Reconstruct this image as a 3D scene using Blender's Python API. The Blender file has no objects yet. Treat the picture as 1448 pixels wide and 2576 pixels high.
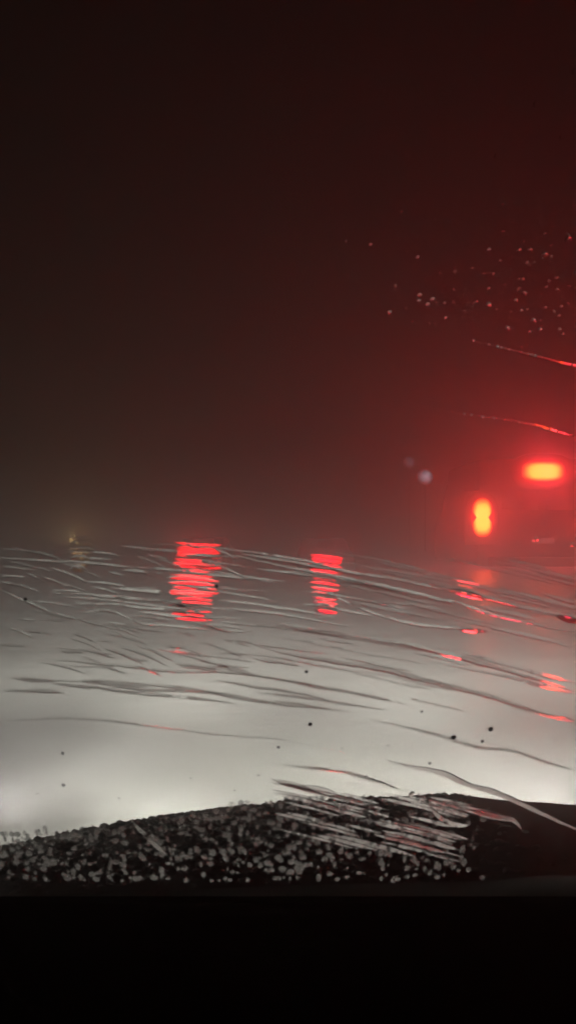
import bpy, bmesh, math, random
from mathutils import Vector, Matrix
random.seed(7)
R = math.radians
sc = bpy.context.scene
C = sc.collection

# ---------------------------------------------------------------- camera
F = 2231.0                                    # focal length in pixels of a 1448 x 2576 frame
PITCH = math.atan(45 / F)
CAMZ = 1.25
cd = bpy.data.cameras.new('camera')
cam = bpy.data.objects.new('camera', cd); C.objects.link(cam)
cd.sensor_fit = 'VERTICAL'; cd.sensor_height = 24; cd.lens = F / 2576 * 24
cd.clip_start = 0.01; cd.clip_end = 2000
cam.location = (0, 0, CAMZ); cam.rotation_euler = (math.pi/2 + PITCH, 0, 0)
cd.dof.use_dof = True; cd.dof.focus_distance = 7.0; cd.dof.aperture_fstop = 11
sc.camera = cam

# ---------------------------------------------------------------- world, exposure
w = bpy.data.worlds.new('World'); sc.world = w; w.use_nodes = True
nt = w.node_tree
sky = nt.nodes.new('ShaderNodeTexSky'); sky.sky_type = 'NISHITA'; sky.sun_disc = False
sky.sun_elevation = R(-9); sky.sun_rotation = R(200)
nt.links.new(sky.outputs[0], nt.nodes['Background'].inputs[0])
nt.nodes['Background'].inputs[1].default_value = 0.05
sc.view_settings.view_transform = 'Standard'; sc.view_settings.look = 'None'
sc.view_settings.exposure = 0; sc.view_settings.gamma = 1
sc.cycles.max_bounces = 10; sc.cycles.transmission_bounces = 8; sc.cycles.transparent_max_bounces = 16
sc.cycles.volume_bounces = 2
sc.cycles.sample_clamp_indirect = 4
sc.cycles.caustics_reflective = False; sc.cycles.caustics_refractive = False

# ---------------------------------------------------------------- tuning
HAZE = 0.058
HEAD = 450.0
MAIN = 3900.0
TAIL = 76.0
FILL = 150.0  # power of the added spot overhead, not a real lamp
SPILL = 60.0
SMEAR = .16
WL = .42                                      # flood level above the car's own ground line

# ---------------------------------------------------------------- helpers
def mat(name, base=(.5,.5,.5), rough=.5, metal=0.0, spec=.5, **kw):
    m = bpy.data.materials.new(name); m.use_nodes = True
    b = m.node_tree.nodes['Principled BSDF']
    b.inputs['Base Color'].default_value = (*base, 1)
    b.inputs['Roughness'].default_value = rough
    b.inputs['Metallic'].default_value = metal
    b.inputs['Specular IOR Level'].default_value = spec
    for k, v in kw.items(): b.inputs[k.replace('_', ' ')].default_value = v
    return m
def noisy(m, scale, lo, hi, bump=0.0, detail=5):
    t = m.node_tree; b = t.nodes['Principled BSDF']
    tc = t.nodes.new('ShaderNodeTexCoord'); n = t.nodes.new('ShaderNodeTexNoise')
    n.inputs['Scale'].default_value = scale; n.inputs['Detail'].default_value = detail
    t.links.new(tc.outputs['Object'], n.inputs['Vector'])
    r = t.nodes.new('ShaderNodeValToRGB')
    r.color_ramp.elements[0].position = .3; r.color_ramp.elements[1].position = .7
    r.color_ramp.elements[0].color = (*lo, 1); r.color_ramp.elements[1].color = (*hi, 1)
    t.links.new(n.outputs['Fac'], r.inputs[0]); t.links.new(r.outputs[0], b.inputs['Base Color'])
    if bump:
        bp = t.nodes.new('ShaderNodeBump'); bp.inputs['Strength'].default_value = bump; bp.inputs['Distance'].default_value = .01
        t.links.new(n.outputs['Fac'], bp.inputs['Height']); t.links.new(bp.outputs[0], b.inputs['Normal'])
    return m
def lamp_mat(name, col, strength, rad=(.1,.1,.1), soft=.5, pw=2.0):
    """lens lit from a bulb behind its centre: brightest in the middle, dimmer to the rim"""
    m = mat(name, (.015,.002,.002), .5, spec=.1)
    t = m.node_tree; b = t.nodes['Principled BSDF']
    tc = t.nodes.new('ShaderNodeTexCoord')
    mp = t.nodes.new('ShaderNodeMapping'); mp.inputs['Scale'].default_value = (1/rad[0], 1/rad[1], 1/rad[2])
    t.links.new(tc.outputs['Object'], mp.inputs[0])
    ab = t.nodes.new('ShaderNodeVectorMath'); ab.operation = 'ABSOLUTE'; t.links.new(mp.outputs[0], ab.inputs[0])
    sp = t.nodes.new('ShaderNodeSeparateXYZ'); t.links.new(ab.outputs[0], sp.inputs[0])
    sm = t.nodes.new('ShaderNodeMath'); sm.operation = 'ADD'
    for i, ax in ((0, 'X'), (1, 'Z')):
        p_ = t.nodes.new('ShaderNodeMath'); p_.operation = 'POWER'; p_.inputs[1].default_value = pw
        t.links.new(sp.outputs[ax], p_.inputs[0]); t.links.new(p_.outputs[0], sm.inputs[i])
    g = t.nodes.new('ShaderNodeMath'); g.operation = 'POWER'; g.inputs[1].default_value = 1 / pw
    t.links.new(sm.outputs[0], g.inputs[0])
    r = t.nodes.new('ShaderNodeMapRange'); r.interpolation_type = 'SMOOTHSTEP'
    r.inputs['From Min'].default_value = 1.0; r.inputs['From Max'].default_value = soft
    r.inputs['To Min'].default_value = 0.02 * strength; r.inputs['To Max'].default_value = strength
    t.links.new(g.outputs['Value'], r.inputs['Value'])
    b.inputs['Emission Color'].default_value = (*col, 1)
    t.links.new(r.outputs[0], b.inputs['Emission Strength'])
    return m
def link(name, bm, m, parent=None, smooth=True):
    me = bpy.data.meshes.new(name)
    bmesh.ops.recalc_face_normals(bm, faces=bm.faces)
    bm.to_mesh(me); bm.free()
    if smooth:
        for p in me.polygons: p.use_smooth = True
    me.materials.append(m)
    o = bpy.data.objects.new(name, me); C.objects.link(o)
    if parent: o.parent = parent
    return o
def tag(o, label=None, cat=None, group=None, kind=None):
    if label: o['label'] = label
    if cat: o['category'] = cat
    if group: o['group'] = group
    if kind: o['kind'] = kind
    return o
def empty(name, loc, rz=0):
    o = bpy.data.objects.new(name, None); C.objects.link(o)
    o.location = loc; o.rotation_euler = (0, 0, rz); o.empty_display_size = .1
    return o
def box(bm, c, s, bev=0.0, seg=2):
    r = bmesh.ops.create_cube(bm, size=1)
    vs = r['verts']
    bmesh.ops.scale(bm, vec=s, verts=vs); bmesh.ops.translate(bm, vec=c, verts=vs)
    if bev:
        es = list({e for v in vs for e in v.link_edges})
        bmesh.ops.bevel(bm, geom=es, offset=bev, segments=seg, affect='EDGES', profile=.6)
def cyl(bm, c, r, h, axis='Z', n=24, r2=None):
    rot = {'Z': Matrix(), 'X': Matrix.Rotation(math.pi/2, 4, 'Y'), 'Y': Matrix.Rotation(math.pi/2, 4, 'X')}[axis]
    bmesh.ops.create_cone(bm, cap_ends=True, segments=n, radius1=r, radius2=r if r2 is None else r2, depth=h,
                          matrix=Matrix.Translation(c) @ rot)
def profile_body(pts, width, inset=.0, bev=.05):
    """side profile (y, z) swept across the width, top narrowed by inset"""
    bm = bmesh.new()
    zs = [p[1] for p in pts]; z0, z1 = min(zs), max(zs)
    L = []; Rr = []
    for y, z in pts:
        k = inset * max(0, (z - z0) / (z1 - z0) - .45) / .55
        L.append(bm.verts.new((-width/2 + k, y, z))); Rr.append(bm.verts.new((width/2 - k, y, z)))
    bm.faces.new(L); bm.faces.new(list(reversed(Rr)))
    n = len(pts)
    for i in range(n):
        bm.faces.new((L[i], Rr[i], Rr[(i+1) % n], L[(i+1) % n]))
    bmesh.ops.recalc_face_normals(bm, faces=bm.faces)
    bmesh.ops.bevel(bm, geom=list(bm.edges), offset=bev, segments=3, affect='EDGES', profile=.6, clamp_overlap=True)
    return bm
CP, SP = math.cos(PITCH), math.sin(PITCH)
def ray(px, py):
    a, b = (px - 724) / F, -(py - 1288) / F
    return Vector((a, CP - b * SP, SP + b * CP))
# windscreen plane
WS0 = Vector((0, .86, .905)); WANG = R(60)
WU = Vector((0, -math.cos(WANG), math.sin(WANG)))      # up along the glass
WN = Vector((0, math.sin(WANG), math.cos(WANG)))       # outward normal
def on_glass(px, py, off=0.0):
    d = ray(px, py); o = Vector((0, 0, CAMZ))
    t = (WS0 + WN * off - o).dot(WN) / d.dot(WN)
    return o + d * t

# ---------------------------------------------------------------- flood water
def build_water():
    import numpy as np
    rng = np.random.RandomState(3)
    nr, na = 900, 300
    r = 1.2 * (400 / 1.2) ** (np.arange(nr) / (nr - 1))
    a = np.linspace(-R(52), R(52), na)
    X = np.outer(r, np.sin(a)); Y = np.outer(r, np.cos(a))
    Z = np.zeros_like(X)
    for k in range(80):
        lam = 0.28 * (3.6 / .28) ** rng.rand()
        th = R(90) + rng.randn() * R(20) + R(10)          # crests lie mostly across the road
        kx, ky = math.cos(th) * 2*math.pi/lam, math.sin(th) * 2*math.pi/lam
        amp = .00045 * lam ** .8
        res = np.clip((lam / (r * .0066) - 3) / 3, 0, 1)[:, None]
        ph = rng.rand() * 6.28
        Z += res * amp * np.sin(kx * X + ky * Y + ph + .8 * np.sin(X * .37 + k) + .6 * np.sin(Y * .21 + 2 * k))
    near = np.clip((np.sqrt(X**2 + Y**2) - 3.5) / 7, .10, 1)
    patch = .65 + .5 * np.sin(X * .31 + .5 * np.sin(Y * .2)) * np.sin(Y * .17 + 1)
    Z *= near * patch
    me = bpy.data.meshes.new('water')
    co = np.stack([X, Y, Z + WL], -1).reshape(-1, 3)
    i = np.arange(nr - 1)[:, None] * na + np.arange(na - 1)[None]
    q = np.stack([i, i + 1, i + na + 1, i + na], -1).reshape(-1, 4)
    me.vertices.add(len(co)); me.vertices.foreach_set('co', co.ravel())
    me.loops.add(q.size); me.loops.foreach_set('vertex_index', q.ravel())
    me.polygons.add(len(q)); me.polygons.foreach_set('loop_start', np.arange(len(q)) * 4)
    me.polygons.foreach_set('use_smooth', np.ones(len(q), bool))
    me.update(); me.validate()
    m = mat('murky_water', (.4,.4,.37), .38, IOR=1.333)
    t = m.node_tree; b = t.nodes['Principled BSDF']
    tc = t.nodes.new('ShaderNodeTexCoord')
    n1 = t.nodes.new('ShaderNodeTexNoise'); n1.inputs['Scale'].default_value = .7; n1.inputs['Detail'].default_value = 4
    t.links.new(tc.outputs['Object'], n1.inputs['Vector'])
    cr = t.nodes.new('ShaderNodeValToRGB')
    cr.color_ramp.elements[0].position = .3; cr.color_ramp.elements[1].position = .7
    cr.color_ramp.elements[0].color = (.46,.45,.41,1); cr.color_ramp.elements[1].color = (.56,.56,.52,1)
    t.links.new(n1.outputs['Fac'], cr.inputs[0]); t.links.new(cr.outputs[0], b.inputs['Base Color'])
    mp = t.nodes.new('ShaderNodeMapping'); mp.inputs['Scale'].default_value = (1, 4, 1); mp.inputs['Rotation'].default_value = (0,0,R(-14))
    n2 = t.nodes.new('ShaderNodeTexNoise'); n2.inputs['Scale'].default_value = 2.5; n2.inputs['Detail'].default_value = 6
    t.links.new(tc.outputs['Object'], mp.inputs[0]); t.links.new(mp.outputs[0], n2.inputs['Vector'])
    bp = t.nodes.new('ShaderNodeBump'); bp.inputs['Strength'].default_value = .35; bp.inputs['Distance'].default_value = .008
    t.links.new(n2.outputs['Fac'], bp.inputs['Height']); t.links.new(bp.outputs[0], b.inputs['Normal'])
    me.materials.append(m)
    o = bpy.data.objects.new('water', me); C.objects.link(o); o['kind'] = 'structure'
    # the road bed under the flood, reaching past everything
    bm = bmesh.new(); bmesh.ops.create_grid(bm, x_segments=2, y_segments=2, size=450)
    g = link('road', bm, noisy(mat('wet_asphalt', (.05,.05,.05), .5), 3, (.03,.03,.03), (.06,.06,.055)))
    g.location = (0, 0, -.22); g['kind'] = 'structure'
build_water()

# ---------------------------------------------------------------- materials
dark_paint = noisy(mat('dark_paint', (.01,.01,.012), .5, spec=.02), 3, (.004,.004,.005), (.008,.008,.008))
grey_paint = noisy(mat('grey_paint', (.12,.12,.12), .5, spec=.3), 3, (.05,.05,.05), (.08,.08,.08))
black_trim = mat('black_trim', (.002,.002,.002), 1, spec=.0)
rubber = mat('tyre_rubber', (.012,.012,.012), .8)
dark_glass = mat('dark_glass', (.006,.006,.008), .08)
rim_metal = mat('rim_metal', (.25,.25,.26), .35, metal=.9)
plate_m = mat('pale_plate', (.3,.3,.28), .5)
water_m = bpy.data.materials.new('rain_water'); water_m.use_nodes = True
_t = water_m.node_tree; _t.nodes.clear()
_o = _t.nodes.new('ShaderNodeOutputMaterial'); _g = _t.nodes.new('ShaderNodeBsdfGlass')
_g.inputs['IOR'].default_value = 1.33; _g.inputs['Roughness'].default_value = .0
_t.links.new(_g.outputs[0], _o.inputs[0])
def streak_material():
    m = bpy.data.materials.new('rain_film'); m.use_nodes = True
    t = m.node_tree; t.nodes.clear()
    o = t.nodes.new('ShaderNodeOutputMaterial'); g = t.nodes.new('ShaderNodeBsdfGlass'); tr = t.nodes.new('ShaderNodeBsdfTransparent')
    g.inputs['IOR'].default_value = 1.33; g.inputs['Roughness'].default_value = .015
    tc = t.nodes.new('ShaderNodeTexCoord'); n = t.nodes.new('ShaderNodeTexNoise'); n.inputs['Scale'].default_value = 60
    r = t.nodes.new('ShaderNodeMapRange'); r.inputs['From Min'].default_value = .28; r.inputs['From Max'].default_value = .42; r.inputs['To Max'].default_value = .9
    mx = t.nodes.new('ShaderNodeMixShader')
    t.links.new(tc.outputs['Object'], n.inputs['Vector']); t.links.new(n.outputs['Fac'], r.inputs['Value'])
    t.links.new(r.outputs[0], mx.inputs[0]); t.links.new(tr.outputs[0], mx.inputs[1]); t.links.new(g.outputs[0], mx.inputs[2])
    tl = t.nodes.new('ShaderNodeBsdfTranslucent'); tl.inputs[0].default_value = (.8,.8,.78,1)
    m2 = t.nodes.new('ShaderNodeMixShader'); m2.inputs[0].default_value = 0
    t.links.new(g.outputs[0], m2.inputs[1]); t.links.new(tl.outputs[0], m2.inputs[2]); t.links.new(m2.outputs[0], mx.inputs[2])
    t.links.new(mx.outputs[0], o.inputs[0])
    return m
film_m = streak_material()
pane_m = bpy.data.materials.new('windscreen_glass'); pane_m.use_nodes = True
_t = pane_m.node_tree; _t.nodes.clear()
_o = _t.nodes.new('ShaderNodeOutputMaterial'); _a = _t.nodes.new('ShaderNodeBsdfTransparent'); _b = _t.nodes.new('ShaderNodeBsdfGlossy')
_a.inputs[0].default_value = (.96,.97,.96,1); _b.inputs['Roughness'].default_value = .02
_mx = _t.nodes.new('ShaderNodeMixShader'); _mx.inputs[0].default_value = .02
_t.links.new(_a.outputs[0], _mx.inputs[1]); _t.links.new(_b.outputs[0], _mx.inputs[2]); _t.links.new(_mx.outputs[0], _o.inputs[0])
# greasy film in the pane: scatters light forward by a few degrees
_v = _t.nodes.new('ShaderNodeVolumeScatter'); _v.inputs['Density'].default_value = SMEAR / .0056; _v.inputs['Anisotropy'].default_value = .975
_t.links.new(_v.outputs[0], _o.inputs['Volume'])

# ---------------------------------------------------------------- the car we sit in
car = empty('car', (0, 1.0, 0))
tag(car, 'dark car seen from its driving seat, wet bonnet under a streaked windscreen', 'car')
def ch(o):                                            # keep world coordinates under the car's Empty
    o.parent = car; o.location = -car.location; return o
BY0, BY1 = .93, 1.58
def bonnet_z(x, y):
    t = (y - BY0) / (BY1 - BY0)
    e = max(0, t - .86) / .14
    return .885 - .068 * t - .03 * t * t - .02 * e * e - .075 * ((x - .30) / .75) ** 2 * (.4 + .6 * t) + .006 * math.exp(-((x - .28) / .05) ** 2)
def build_bonnet():
    bm = bmesh.new(); nx, ny = 90, 50
    rows = []
    for j in range(ny + 5):
        row = []
        for i in range(nx + 1):
            x = -.82 + 1.64 * i / nx
            if j <= ny:
                y = BY0 + (BY1 - BY0) * j / ny; z = bonnet_z(x, y)
            else:
                k = j - ny; y = BY1 + .03 * math.sin(k / 4 * 1.5); z = bonnet_z(x, BY1) - .09 * k / 4 * (k / 4)
            row.append(bm.verts.new((x, y - .12 * (x / .82) ** 2 * (y - BY0) / .65, z)))
        rows.append(row)
    for j in range(len(rows) - 1):
        for i in range(nx): bm.faces.new((rows[j][i], rows[j][i+1], rows[j+1][i+1], rows[j+1][i]))
    bmesh.ops.solidify(bm, geom=bm.faces, thickness=.004)
    return ch(link('bonnet', bm, dark_paint))
build_bonnet()
bm = bmesh.new()
prof = [(.05, .60), (.05, .86), (.30, .905), (.60, .915), (.80, .9165), (.835, .908), (.90, .86), (.90, .60)]
n = len(prof); A = [bm.verts.new((-.80, y, z)) for y, z in prof]; B = [bm.verts.new((.80, y, z)) for y, z in prof]
for i in range(n): bm.faces.new((A[i], B[i], B[(i+1) % n], A[(i+1) % n]))
bm.faces.new(A); bm.faces.new(list(reversed(B)))
ch(link('dashboard', bm, black_trim, smooth=False))
# glass: a 5 mm pane
bm = bmesh.new()
c0 = WS0 + WU * -.02; vs = []
for off in (-.005, 0):
    for sx, up in ((-.74, -.0), (.74, -.0), (.60, .98), (-.60, .98)):
        vs.append(bm.verts.new(c0 + WU * up + Vector((sx, 0, 0)) + WN * off))
bm.faces.new(vs[0:4]); bm.faces.new(vs[4:8])
for i in range(4): bm.faces.new((vs[i], vs[(i+1) % 4], vs[4 + (i+1) % 4], vs[4 + i]))
ch(link('windscreen', bm, pane_m, smooth=False))
for s in (-1, 1):
    bm = bmesh.new()
    p0 = c0 + Vector((s * .775, 0, 0)); p1 = c0 + WU * .98 + Vector((s * .655, 0, 0))
    w_, d_ = Vector((.03, 0, 0)), WN * .03
    q = [bm.verts.new(p + a * w_ + b * d_) for p in (p0, p1) for a, b in ((-1,-1),(1,-1),(1,1),(-1,1))]
    bm.faces.new(q[0:4]); bm.faces.new(q[4:8])
    for i in range(4): bm.faces.new((q[i], q[(i+1) % 4], q[4 + (i+1) % 4], q[4 + i]))
    ch(link('pillar', bm, black_trim, smooth=False))
    bm = bmesh.new(); box(bm, (s * .84, 1.28, .45), (.05, .55, .75), .02)
    ch(link('wing', bm, dark_paint))
bm = bmesh.new(); pt = c0 + WU * 1.0
box(bm, (0, pt.y - .75, pt.z + .03), (1.30, 1.46, .04), .018)
ch(link('roof', bm, dark_paint))
bm = bmesh.new(); box(bm, (0, 1.62, .42), (1.66, .08, .40), .03)
ch(link('front_bumper', bm, dark_paint))
# headlights that light the water and the haze ahead
def spot(name, loc, tgt, energy, size, col, blend=1.0, rad=.05):
    l = bpy.data.lights.new(name, 'SPOT'); l.energy = energy; l.spot_size = R(size); l.spot_blend = blend
    l.color = col; l.shadow_soft_size = rad
    o = bpy.data.objects.new(name, l); C.objects.link(o); o.location = loc
    o.rotation_euler = (Vector(tgt) - Vector(loc)).to_track_quat('-Z', 'Y').to_euler()
    return o
for s in (-1, 1):
    bm = bmesh.new(); bmesh.ops.create_uvsphere(bm, u_segments=24, v_segments=12, radius=.09)
    bmesh.ops.scale(bm, vec=(1.3, .35, .75), verts=bm.verts)
    o = ch(link('headlight', bm, lamp_mat('headlight_lens', (1,.97,.85), 12, (.12,.12,.12), .3)))
    o.location = Vector((s * .62, 1.64, .54)) - car.location
    spot('headlight_beam', (s * .55, 1.72, .68), (s * .1 + .3, 4.5, .42), HEAD, 34, (1,.98,.94)).scale = (2.2, 1, 1)
    for fan in (-24, 0, 24):
        spot('headlight_main', (s * .55, 1.72, .70), (s * .55 + 10 * math.sin(R(fan + 1)), 1.72 + 10 * math.cos(R(fan + 1)), .82), MAIN * .95, 17, (1,.98,.94)).scale = (2.8, 1, 1)
    spot('headlight_spill', (s * .55, 1.72, .68), (s * 2.2 + .2, 9, 1.2), SPILL, 90, (1,.97,.94))

# added spot behind and above the car, no real lamp: brightens flood and bonnet
spot('fill_light', (-.9, -2.4, 5.2), (.20, 3.3, .5), FILL, 38, (1,.98,.92), 1.0, .15)

# ---------------------------------------------------------------- rain beads on the bonnet
def build_beads():
    bm = bmesh.new(); rr = random.Random(5)
    base = bmesh.new(); bmesh.ops.create_icosphere(base, subdivisions=1, radius=1)
    bv = [v.co.copy() for v in base.verts]; bf = [[v.index for v in f.verts] for f in base.faces]; base.free()
    for k in range(6500):
        x = rr.uniform(-.62, .62); y = rr.uniform(BY0 + .01, BY1 - .01)
        dens = 1 if x < .22 else max(.012, 1 - (x - .22) / .10)
        if rr.random() > dens: continue
        r = .0013 + .0045 * rr.random() ** 3.5 + (.004 * rr.random() ** 2 if y > BY1 - .08 else 0)
        z = bonnet_z(x, y); sx, sy = r * rr.uniform(.8, 1.5), r * rr.uniform(.8, 1.6)
        yy = y - .12 * (x / .82) ** 2 * (y - BY0) / .65
        a = rr.uniform(0, 3.14); ca, sa = math.cos(a), math.sin(a)
        nv = [bm.verts.new((x + ca * p.x * sx - sa * p.y * sy, yy + sa * p.x * sx + ca * p.y * sy, z + max(p.z, -.1) * r * .8)) for p in bv]
        for f in bf: bm.faces.new([nv[i] for i in f])
    m = mat('bead_water', (.30,.30,.28), .12, IOR=1.333, Transmission_Weight=.62)
    o = link('rain_beads', bm, m)
    tag(o, 'countless rain beads covering the dark wet bonnet', 'water beads', kind='stuff')
build_beads()

# ---------------------------------------------------------------- drops and wiper streaks on the glass
DROPS = [(735,213,4),(1345,262,4),(1412,346,4),(1247,393,4),(1068,490,3.5),(1266,518,4),(1012,538,5.5),(1199,545,3),
 (1265,590,6),(932,618,3.5),(870,610,3),(1024,635,5),(1050,650,4),(1228,632,5),(1306,635,6.5),(1331,630,3.5),(1368,643,6),
 (1427,603,6),(1388,573,3),(1146,682,5),(1108,690,4),(1216,692,4),(1142,731,3.5),(1055,744,4.5),(1053,758,4),(1087,755,4.5),
 (1075,767,3.5),(1098,765,4),(1141,763,4),(1200,765,5),(1228,768,4.5),(1306,733,6.5),(1296,757,3.5),(1169,787,4),(1022,778,4),
 (980,787,3.5),(1228,727,3),(1262,740,2.8),(1370,778,4.5),(1428,770,4.5),(1446,690,5),(1340,806,4),(1275,826,4),(1356,830,3.8),
 (1312,876,3.6),(1253,742,2.6),(1346,1357,5),(1440,1371,4.5),(1443,180,4.5),(1240,690,2.5),(1405,795,2.6),(1330,700,2.4),
 (995,720,2.2),(1180,640,2.4),(1400,700,2.5),(1290,680,2.2),(1360,560,2.6),(1120,600,2.2),(1440,520,3),(1150,840,2.2),
 (1120,800,2.4),(1385,740,2.4),(1415,840,2.4),(1325,780,2.2)]
LOWD = [(345,1765,3),(65,1508,3.5),(545,1475,4),(780,1822,4),(770,1690,3.5),(975,1880,5),(1036,1996,5.5),(860,1885,4),(640,1812,3.5),
 (650,1953,4),(158,1895,3.5),(222,1688,3),(1140,1855,4.5),(1233,1835,4.5),(1212,1865,4),(1395,1862,4),(1370,1722,4),(820,1604,3),
 (300,2010,3.5),(160,1975,3.5),(700,1880,3),(1080,1920,3.5),(920,1955,3.5),(480,1960,3),(590,1990,3),(30,1930,3.4),(95,2000,3.4),(1060,1790,3)]
def drop(name, px, py, rp, label, group):
    dist = (on_glass(px, py) - Vector((0, 0, CAMZ))).length
    r = rp * 1.3 / F * dist
    bm = bmesh.new(); N = 18; H = (.36 if py < 900 else .12) + .22 * max(0, min(1, (740 - py) / 400)) + (.06 * math.sin(px * 7.3 + py) if py < 900 else 0); sy, sx = 1.15 + .12 * math.sin(px), 1 + .15 * math.sin(py); base = []
    prev = None; c = bm.verts.new((0, 0, H))
    for k in range(1, 7):                              # a flat dome of water
        q = k / 6
        ring = [bm.verts.new((sx * q * math.cos(2*math.pi*i/N), sy * q * math.sin(2*math.pi*i/N), H * (1 - q * q))) for i in range(N)]
        for i in range(N):
            if prev: bm.faces.new((prev[i], ring[i], ring[(i+1) % N], prev[(i+1) % N]))
            else: bm.faces.new((c, ring[i], ring[(i+1) % N]))
        prev = ring
    bm.faces.new([bm.verts.new((v.co.x, v.co.y, -.001)) for v in reversed(prev)])
    bmesh.ops.scale(bm, vec=(r, r, r), verts=bm.verts)
    o = link(name, bm, water_m)
    o.matrix_world = Matrix.Translation(on_glass(px, py, .0004)) @ WU.to_track_quat('Y', 'Z').to_matrix().to_4x4() if False else \
        Matrix.Translation(on_glass(px, py, .0004)) @ Matrix((Vector((1,0,0)), WU, WN)).transposed().to_4x4()
    tag(o, label, 'raindrop', group)
for x, y, r in DROPS:
    drop('raindrop', x, y, r, 'small raindrop glinting on the windscreen above the wiper streaks', 'raindrops on the upper windscreen')
rr = random.Random(44)
for k in range(80):
    x = 1448 - abs(rr.gauss(0, 190)) ; y = rr.gauss(720, 90)
    if y > 850 or x > 1446: continue
    drop('raindrop', x, y, rr.uniform(1.8, 3.6), 'small raindrop glinting on the windscreen above the wiper streaks', 'raindrops on the upper windscreen')
for x, y, r in LOWD:
    drop('raindrop', x, y, r, 'small dark raindrop on the windscreen over the pale lit water', 'raindrops on the lower windscreen')

def build_film():
    """ragged beads of water crowded along the foot of the windscreen"""
    q = random.Random(21); bm = bmesh.new(); N = 12
    edge = [(-20,2088),(120,2078),(350,2058),(480,2038),(600,2010),(850,1992),(1050,1990),(1150,2020),(1240,2060)]
    def top(x):
        for (a, b), (c, d) in zip(edge, edge[1:]):
            if x <= c: return b + (d - b) * (x - a) / (c - a)
        return 2100
    y = 1985.0
    while y < 2212:
        x = -15.0 + q.uniform(0, 16)
        while x < 1240:
            px, py = x + q.uniform(-5, 5), y + q.uniform(-5, 5); x += 14
            t = top(px)
            if py < t + 8: continue
            den = .84 * min(1, (py - t + 14) / 30) * (1 if px < 1080 else max(0, 1 - (px - 1080) / 190))
            if q.random() > den: continue
            p = on_glass(px, py, .0004); d = (p - Vector((0, 0, CAMZ))).length
            r = q.uniform(3.2, 8.5) / F * d; H = q.uniform(.03, .16) * r; e = q.uniform(.7, 1.25); ph = [q.uniform(.82, 1.15) for _ in range(N)]; sk = q.uniform(-.35, .1)
            cx = bm.verts.new(p + WN * H + WU * sk * r); prev = None
            for k in (1, 2, 3, 4):
                f = k / 4
                ring = [bm.verts.new(p + Vector((1,0,0)) * r * e * f * ph[i] * math.cos(2*math.pi*i/N) + WU * (r / e * 1.35 * f * ph[i] * math.sin(2*math.pi*i/N) + sk * r * (1 - f)) + WN * H * (1 - f * f)) for i in range(N)]
                for i in range(N):
                    if prev: bm.faces.new((prev[i], ring[i], ring[(i+1) % N], prev[(i+1) % N]))
                    else: bm.faces.new((cx, ring[i], ring[(i+1) % N]))
                prev = ring
            bm.faces.new([bm.verts.new(v.co - WN * .00004) for v in reversed(prev)])
        y += 12.5
    tag(link('water_beads', bm, bead_m), 'ragged beads of water crowded along the foot of the windscreen', 'water beads', kind='stuff')
bead_m = water_m.copy(); bead_m.name = 'soft_rain_water'
for n_ in bead_m.node_tree.nodes:
    if n_.type == 'BSDF_GLASS': n_.inputs['Roughness'].default_value = .2; gl_ = n_
    if n_.type == 'OUTPUT_MATERIAL': ou_ = n_
tr_ = bead_m.node_tree.nodes.new('ShaderNodeBsdfTransparent'); mx_ = bead_m.node_tree.nodes.new('ShaderNodeMixShader'); mx_.inputs[0].default_value = .38
bead_m.node_tree.links.new(tr_.outputs[0], mx_.inputs[1]); bead_m.node_tree.links.new(gl_.outputs[0], mx_.inputs[2]); bead_m.node_tree.links.new(mx_.outputs[0], ou_.inputs[0])
build_film()
def smooth_line(pts, step=14, wob=1.2, seed=0):
    rr = random.Random(seed); out = []
    P = [pts[0]] + list(pts) + [pts[-1]]
    for i in range(1, len(P) - 2):
        p0, p1, p2, p3 = P[i-1], P[i], P[i+1], P[i+2]
        n = max(2, int(math.hypot(p2[0]-p1[0], p2[1]-p1[1]) / step))
        for k in range(n):
            t = k / n
            out.append([.5 * ((2*p1[c]) + (-p0[c]+p2[c])*t + (2*p0[c]-5*p1[c]+4*p2[c]-p3[c])*t*t + (-p0[c]+3*p1[c]-3*p2[c]+p3[c])*t**3) for c in (0, 1)])
    out.append(list(pts[-1]))
    w = 0
    for q in out:
        w = w * .7 + rr.uniform(-1, 1) * wob; q[1] += w
    return out
def slope_for(dpx, py):
    """tilt of a water face (radians, + = faces up) that moves what is seen dpx image pixels down"""
    inc = math.pi/2 - WANG + math.atan((py - 1333) / F); ins = math.asin(math.sin(inc) / 1.333)
    lo, hi = R(-30), math.asin(.97 / 1.333) - ins
    f = lambda a: math.asin(min(.999, 1.333 * math.sin(ins + a))) - a - inc
    for _ in range(40):
        m = (lo + hi) / 2
        if f(m) < dpx / F: lo = m
        else: hi = m
    return lo
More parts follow.
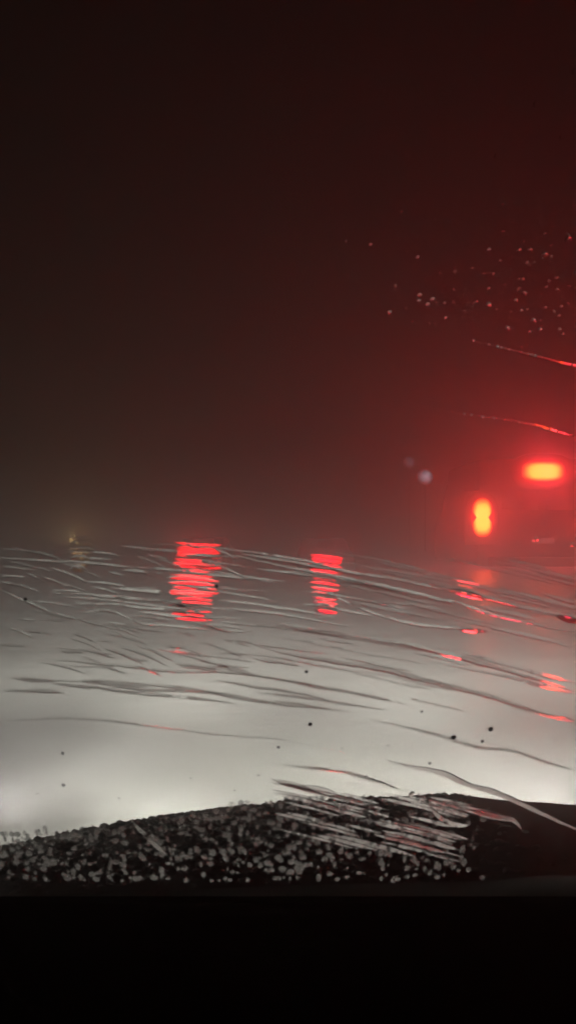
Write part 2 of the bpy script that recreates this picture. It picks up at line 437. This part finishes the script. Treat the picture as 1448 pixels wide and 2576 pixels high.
def streak(pts, wpx, label, group, seed=0, taper=True, wob=.5, delta=150, mt=None):
    L = smooth_line(pts, 12, wob, seed)
    rr = random.Random(seed + 99); bm = bmesh.new(); rings = []
    q0 = abs(math.tan(slope_for(delta, sum(q[1] for q in pts) / len(pts))))               # the wide face bends the view by delta pixels, the short one the other way
    prof = [(1,0),(.5,.5*q0),(0,1.0*q0),(-.42,1.42*q0),(-1,0),(-.4,-.02),(.4,-.02)]
    if delta < 0: prof = [(-u, q) for u, q in prof]
    K = len(prof)
    W = [on_glass(x, y) for x, y in L]
    n = len(L); wv = 1
    for i, p in enumerate(W):
        t = (W[min(i+1, n-1)] - W[max(i-1, 0)]).normalized(); s = t.cross(WN).normalized()
        dist = (p - Vector((0, 0, CAMZ))).length
        wv = .75 * wv + .25 * rr.uniform(.35, 1.6)
        e = min(1, .12 + 3.5 * min(i, n - 1 - i) / n) if taper else 1
        h = wpx * .78 / F * dist * wv * e
        rings.append([bm.verts.new(p + s * (h * u) + WN * (.00015 + h * q)) for u, q in prof])
    for i in range(n - 1):
        for k in range(K): bm.faces.new((rings[i][k], rings[i][(k+1) % K], rings[i+1][(k+1) % K], rings[i+1][k]))
    bm.faces.new(rings[0]); bm.faces.new(list(reversed(rings[-1])))
    tag(link('water_streak', bm, mt or film_m, smooth=False), label, 'water streak', group)
ST = [
 ([(1190,857),(1250,872),(1310,888),(1380,905),(1460,922)], 4.5, 'thin red streak on the windscreen, highest of all, running off the right edge'),
 ([(1010,1012),(1080,1025),(1150,1040),(1250,1054),(1340,1070),(1440,1098)], 4.5, 'thin red streak on the windscreen just above the high brake light'),
 ([(470,1195),(530,1203),(580,1211)], 2.5, 'short thin pink streak alone in the dark haze above the wide red lamp'),
 ([(190,1166),(265,1170)], 2, 'short very faint streak alone in the dark haze at the left'),
 ([(380,1370),(480,1374),(560,1382),(650,1392),(780,1415),(880,1440),(1000,1460),(1100,1480),(1200,1500),(1330,1535),(1460,1565)], 6, 'long streak along the top of the wiped band, reaching the right edge'),
 ([(600,1400),(760,1435),(900,1462),(1040,1492),(1150,1520),(1250,1550),(1460,1595)], 7, 'long streak second from the top of the wiped band'),
 ([(800,1480),(880,1520),(960,1550),(1040,1570),(1150,1582),(1230,1590)], 6, 'sagging streak from the narrow red lamp reflection towards the right'),
 ([(555,1530),(650,1540),(760,1555),(895,1580)], 6, 'pale streak just below the wide red reflection'),
 ([(560,1568),(700,1580),(850,1598),(960,1612),(1060,1630),(1160,1655),(1280,1690),(1460,1744)], 8, 'long bright streak across the middle of the lit water'),
 ([(600,1610),(720,1645),(860,1668),(960,1685),(1080,1715),(1200,1745),(1330,1785),(1460,1826)], 9, 'long broad streak under the long bright one'),
 ([(-10,1480),(60,1510),(130,1540),(250,1572),(330,1590)], 6, 'streak slanting in from the left edge below the amber light'),
 ([(500,1560),(535,1578),(575,1588),(635,1588)], 6, 'short hooked streak left of the long bright one'),
 ([(130,1660),(300,1675),(440,1690),(540,1690),(640,1700),(725,1712)], 6, 'faint level streak across the left half of the lit water'),
 ([(100,1710),(250,1720),(330,1732),(500,1740),(650,1765),(760,1780),(875,1790)], 6, 'faint long streak below the level one at the left'),
 ([(930,1810),(1000,1825),(1100,1850),(1200,1880),(1290,1890),(1380,1920),(1460,1943)], 7, 'dark streak curving to the right edge over pale water'),
 ([(-10,1815),(200,1808),(400,1830),(560,1850),(700,1860),(800,1880),(870,1895)], 4, 'faint dark streak across the pale water at the left'),
 ([(700,1922),(800,1935),(900,1950),(1000,1985)], 6, 'streak over the brightest patch of water'),
 ([(970,1912),(1040,1930),(1110,1945),(1180,1975),(1250,1995),(1350,2040),(1460,2092)], 11, 'broad pale streak running down over the dark bonnet to the right edge'),
 ([(330,2062),(350,2085),(375,2110),(420,2152)], 12, 'short thick streak slanting down over the bonnet at the left'),
 ([(1085,2035),(1115,2062),(1150,2075),(1175,2078)], 13, 'short curved pale streak over the dark bonnet'),
 ([(1180,2036),(1240,2052),(1290,2062),(1310,2085)], 12, 'short bent pale streak over the bonnet, nearest its clear right part'),
]
DL = {0: 270, 1: 95, 2: 60, 3: 60, 17: -260}
clear_m = water_m
for i, (p, wd, lb) in enumerate(ST): streak(p, wd, lb, 'wiper streaks on the windscreen', i, wob=.9 if i > 3 else .6, delta=DL.get(i, (250 if p[0][1] < 1500 else 200 if p[0][1] < 1640 else 150) if p[0][1] < 1750 else (-320 if p[0][1] > 2000 else 60)), mt=clear_m if i < 4 else None)
rr = random.Random(31)
for P in (ST[0][0], ST[1][0]):                         # tiny beads strung along the two upper streaks
    for x, y in smooth_line(P, 9, .8, 5):
        if x > 1130 and x < 1445 and rr.random() < .75:
            drop('raindrop', x, y + rr.uniform(-1, 1), rr.uniform(1.4, 2.8), 'tiny bead of rain strung along one of the two upper red streaks', 'beads strung along the upper red streaks')
rr = random.Random(12)
for k in range(110):                                   # short broken streaks, left half of the wiped band
    x = rr.uniform(-20, 560); y = rr.uniform(1360, 1680); L = rr.uniform(30, 130); s = rr.choice([.05, .12, .25, .4])
    streak([(x, y), (x + L*.5, y + L*s*.4), (x + L, y + L*s)], rr.uniform(3, 6),
           'short broken streak in the ripples left of the wide red lamp', 'short streaks in the left of the wiped band', 100 + k, delta=rr.choice([150, 200, 250, -80]))
for k in range(40):                                    # the bundle over the bonnet edge
    x = rr.uniform(640, 1080); y = 1955 + (x - 640) * .11 + rr.uniform(0, 130); L = rr.uniform(70, 240)
    streak([(x, y), (x + L*.5, y + L*.11), (x + L, y + L*.25)], rr.uniform(4, 10),
           'pale slanting streak in the bundle where bright water meets the bonnet', 'streaks bundled over the bonnet edge', 300 + k, delta=-330)
for k in range(75):                                    # fainter ridges that follow the long ones
    x = rr.uniform(-40, 1380); y = rr.uniform(1385, 1780); L = rr.uniform(90, 420); n = max(3, int(L / 50)); P = [(x, y)]
    for q in range(n):
        x += L / n; y += L / n * (.04 + .22 * max(0, x) / 1448 + rr.uniform(-.05, .05)); P.append((x, y))
    streak(P, rr.uniform(4, 9), 'thin pale ridge of water following the long wiper streaks', 'thin ridges along the long streaks', 500 + k, delta=(.35 if x > 1050 else 1) * rr.uniform(.8, 1.2) * (230 if y < 1500 else 190 if y < 1640 else 130))
def slats(cx, y0, y1, w, ysrc, n, sd, slope, lb='short ridge of water glowing red under a red lamp', gp='red glowing ridges under the low red lamps'):          # ridges stacked under a lamp, each bending the lamp into view
    q = random.Random(sd)
    for k in range(n):
        f = (k + .5) / n; y = y0 + (y1 - y0) * f + q.uniform(-3, 3); ww = w * q.uniform(.75, 1.1) * (1 - .35 * f); x0 = cx - w * .12 * f + q.uniform(-8, 8)
        streak([(x0 - ww/2, y - slope * ww/2), (x0, y + q.uniform(-3, 3)), (x0 + ww/2, y + slope * ww/2)], (y1 - y0) / n * q.uniform(.5, 1.0),
               lb, gp, sd + k, taper=True, wob=.8, delta=-(y - ysrc), mt=water_m)
slats(498, 1366, 1560, 165, 1386, 20, 700, .06)
slats(208, 1346, 1440, 75, 1343, 7, 900, .05, 'short ridge of water tinted amber near the left edge', 'amber tinted ridges at the left')
slats(822, 1394, 1545, 95, 1411, 13, 800, .12)
for P, wd, d in (([(1125,1483),(1150,1488),(1185,1498),(1225,1508)], 11, -192), ([(1150,1584),(1185,1587),(1225,1590)], 9, -285), ([(1395,1548),(1420,1556),(1460,1566)], 12, -372), ([(1080,1470),(1105,1476),(1125,1484)], 4, -180)):
    streak(P, wd, 'thick ridge of water glinting orange below the van lights', 'orange glinting ridges below the van lights', int(P[0][0]), delta=d, wob=.4, mt=water_m)

# ---------------------------------------------------------------- vehicles ahead
def wheel(parent, x, y, r=.34, wd=.22):
    bm = bmesh.new(); cyl(bm, (0,0,0), r, wd, 'X', 32)
    o = link('wheel', bm, rubber, parent, smooth=False); o.location = (x, y, r - .22)
    bm = bmesh.new(); cyl(bm, (0,0,0), r * .6, wd + .02, 'X', 24)
    link('rim', bm, rim_metal, o, smooth=False)
def dome(parent, name, loc, rad, m, flat=.35):
    bm = bmesh.new(); bmesh.ops.create_uvsphere(bm, u_segments=28, v_segments=14, radius=1)
    bmesh.ops.scale(bm, vec=(rad[0], rad[0] * flat, rad[2]), verts=bm.verts)
    o = link(name, bm, m, parent); o.location = loc; return o
def glow(name, loc, energy, col, rad=.3):
    l = bpy.data.lights.new(name, 'POINT'); l.energy = energy; l.color = col; l.shadow_soft_size = rad
    o = bpy.data.objects.new(name, l); C.objects.link(o); o.location = loc; o.visible_glossy = False; return o
RED = (1, .03, .095)
VX, VY = (1370-724)/F*20, 20.2
LZ = CAMZ + 31/F*20; BZ = CAMZ + 148/F*20
van = empty('van', (VX, VY, 0))
tag(van, 'dark tall van ahead at the right with its brake lights glowing through red haze', 'van')
link('body', profile_body([(.0,.28),(.0,2.3),(.12,2.88),(4.0,2.9),(4.6,1.75),(5.6,1.35),(5.7,.30)], 3.06, .12, .08), dark_paint, van)
for s in (-1, 1):
    bm = bmesh.new(); box(bm, (s * .52, -.012, 1.98), (.84, .02, .55), .008)
    link('rear_window', bm, dark_glass, van)
    for y in (.9, 4.6): wheel(van, s * 1.28, y, .4)
    hs = empty('tail_light', (s * 1.39, -.03, LZ)); hs.parent = van
    bm = bmesh.new(); box(bm, (0, .03, 0), (.80, .05, 1.24), .02)
    link('housing', bm, black_trim, hs)
    bm = bmesh.new(); bmesh.ops.create_uvsphere(bm, u_segments=28, v_segments=14, radius=1)
    for v in bm.verts: v.co.x *= .38; v.co.z = math.copysign(abs(v.co.z) ** .7, v.co.z) * .60; v.co.y *= .06
    lo = link('lens', bm, lamp_mat('red_halo_lens', (1,.004,.012), 4, (.40,1,.62), 0), hs); lo.location = (0, .0, 0)  # oversized lens: its emission stands in for the red halo around the lamp
    bm = bmesh.new(); bmesh.ops.create_uvsphere(bm, u_segments=32, v_segments=32, radius=1)
    for v in bm.verts:                                 # one lens over two bulbs, pinched between them
        z = math.copysign(abs(v.co.z) ** .8, v.co.z); k = math.sqrt(max(0, 1 - abs(z) ** 3.2)) / max(1e-4, math.hypot(v.co.x, v.co.y))
        k *= 1 - .44 * math.exp(-(z / .17) ** 2)
        v.co.x *= k * .225; v.co.y *= k * .07; v.co.z = z * .44
    bo = link('bulb', bm, lamp_mat('tail_bulb', (1,.055,.006), 48, (.245,1,.455), .45, 3), hs); bo.location = (0, -.05, 0)
    glow('tail_glow', (VX + s * 1.39, VY - .35, LZ), TAIL * .7, RED)
bm = bmesh.new(); box(bm, (0, -.06, .52), (2.5, .16, .22), .04); link('rear_bumper', bm, black_trim, van)
bm = bmesh.new(); box(bm, (0, -.015, 1.0), (.52, .02, .12), .005); link('number_plate', bm, plate_m, van)
bm = bmesh.new(); box(bm, (.06, -.02, 1.25), (.04, .03, .18), .008); link('door_handle', bm, black_trim, van)
bm = bmesh.new(); bmesh.ops.create_uvsphere(bm, u_segments=40, v_segments=20, radius=1)
for v in bm.verts:                                     # superellipse bar lens
    v.co.x = math.copysign(abs(v.co.x) ** .5, v.co.x) * .49; v.co.z = math.copysign(abs(v.co.z) ** .7, v.co.z) * .23; v.co.y *= .05
m = lamp_mat('brake_bar', (1,.055,.006), 45, (.50,.3,.24), .45, 2.8)
bm2 = bmesh.new(); bmesh.ops.create_uvsphere(bm2, u_segments=40, v_segments=20, radius=1)
for v in bm2.verts:
    v.co.x = math.copysign(abs(v.co.x) ** .6, v.co.x) * .74; v.co.z = v.co.z * .41; v.co.y *= .04
bl = link('high_brake_light', bm, m, van); bl.location = (0, -.06, BZ)
rl = link('lens', bm2, lamp_mat('bar_halo_lens', (1,.004,.012), 4, (.76,1,.42), 0, 2.6), bl); rl.location = (0, .03, 0)  # emission on this wide lens paints the halo around the brake bar
glow('brake_glow', (VX, VY - .35, BZ), TAIL * 1.6, RED)

def low_car(name, X, Y, zl, wl, label, hl, st):
    c = empty(name, (X, Y, 0)); tag(c, label, 'car')
    link('body', profile_body([(0,.02),(.0,.72),(.15,.80),(.7,.84),(1.3,1.05),(2.6,1.06),(3.2,.82),(4.1,.74),(4.2,.02)], max(1.25, wl + .3), .16, .05), grey_paint, c)
    bm = bmesh.new(); v = [bm.verts.new(q) for q in ((-.28*wl,.74,.87),(.28*wl,.74,.87),(.24*wl,1.2,1.03),(-.24*wl,1.2,1.03))]
    bm.faces.new(v); bmesh.ops.solidify(bm, geom=bm.faces, thickness=-.03); link('rear_window', bm, dark_glass, c, smooth=False)
    bm = bmesh.new(); box(bm, (0,0,0), (wl, .06, hl), .025)
    m = lamp_mat('light_bar', (1,.0005,.004), st, (wl * .56, 1, hl * .62), .2, 4)
    o = link('tail_light', bm, m, c); o.location = (0, -.03, zl)
    for s in (-1, 1):
        for y in (.8, 3.3): wheel(c, s * (wl/2 - .06), y, .3, .18)
    glow('tail_glow', (X, Y - .4, zl), TAIL * .05, RED)
low_car('car_in_flood', (500-724)/F*21, 21, .74, 1.02, 'low car deep in the flood with a wide red tail light, left of centre', .17, 34)
low_car('car_in_flood', (822-724)/F*18, 18, .625, .60, 'small low car in the flood between the van and the wide red light', .15, 26)

# oncoming car, amber, far left
oc = empty('oncoming_car', ((205-724)/F*58, 58, 0)); tag(oc, 'faint far car at the left edge, amber headlight glow on the horizon', 'car')
link('body', profile_body([(0,.05),(.0,.75),(.9,.9),(1.5,1.4),(3.2,1.42),(3.9,.95),(4.1,.05)], 1.75, .16, .06), dark_paint, oc)
am = lamp_mat('amber_lens', (1,.62,.22), 7, (.2,.2,.2), .3)
for s in (-1, 1): dome(oc, 'headlight', (s * .62, -.03, .62), (.2, 1, .13), am)
for s in (-1, 1):
    for y in (.8, 3.2): wheel(oc, s * .8, y, .3, .18)
glow('amber_glow', (oc.location.x, 56.5, .9), 260, (1,.62,.25), .3)

# street lamp
def street_lamp(X, Y, h, st, label):
    t = empty('street_lamp', (X, Y, 0)); tag(t, label, 'street lamp', 'street lamps in the haze')
    bm = bmesh.new(); cyl(bm, (0,0,h/2 - .2), .028, h + .1, 'Z', 12, .02); link('pole', bm, grey_paint, t)
    bm = bmesh.new(); cyl(bm, (0,0,h - .12), .05, .10, 'Z', 20, .10); link('collar', bm, black_trim, t)
    o = dome(t, 'globe', (0,0,h + .14), (.33, 1, .33), lamp_mat('lamp_globe', (.8,.8,1), st, (.34,.34,.34), 0), 1)
street_lamp((1068-724)/F*34, 34, CAMZ + 133/F*34 - .14, 1.6, 'street lamp with a pale round globe dimly visible left of the van lights')
street_lamp((1028-724)/F*44, 44, CAMZ + 170/F*44 - .14, .7, 'fainter street lamp farther off, just up and left of the other globe')

# ---------------------------------------------------------------- haze
bm = bmesh.new(); box(bm, (0, 60, 9.0), (800, 790, 20.6))
hz = bpy.data.materials.new('night_haze'); hz.use_nodes = True
t = hz.node_tree; t.nodes.clear(); o_ = t.nodes.new('ShaderNodeOutputMaterial'); v_ = t.nodes.new('ShaderNodeVolumePrincipled')
v_.inputs['Color'].default_value = (.85,.82,.80,1); v_.inputs['Density'].default_value = HAZE; v_.inputs['Anisotropy'].default_value = .74
t.links.new(v_.outputs[0], o_.inputs['Volume'])
o = link('haze', bm, hz, smooth=False); o['kind'] = 'stuff'; o['label'] = 'thin night haze glowing red around the brake lights'; o['category'] = 'haze'
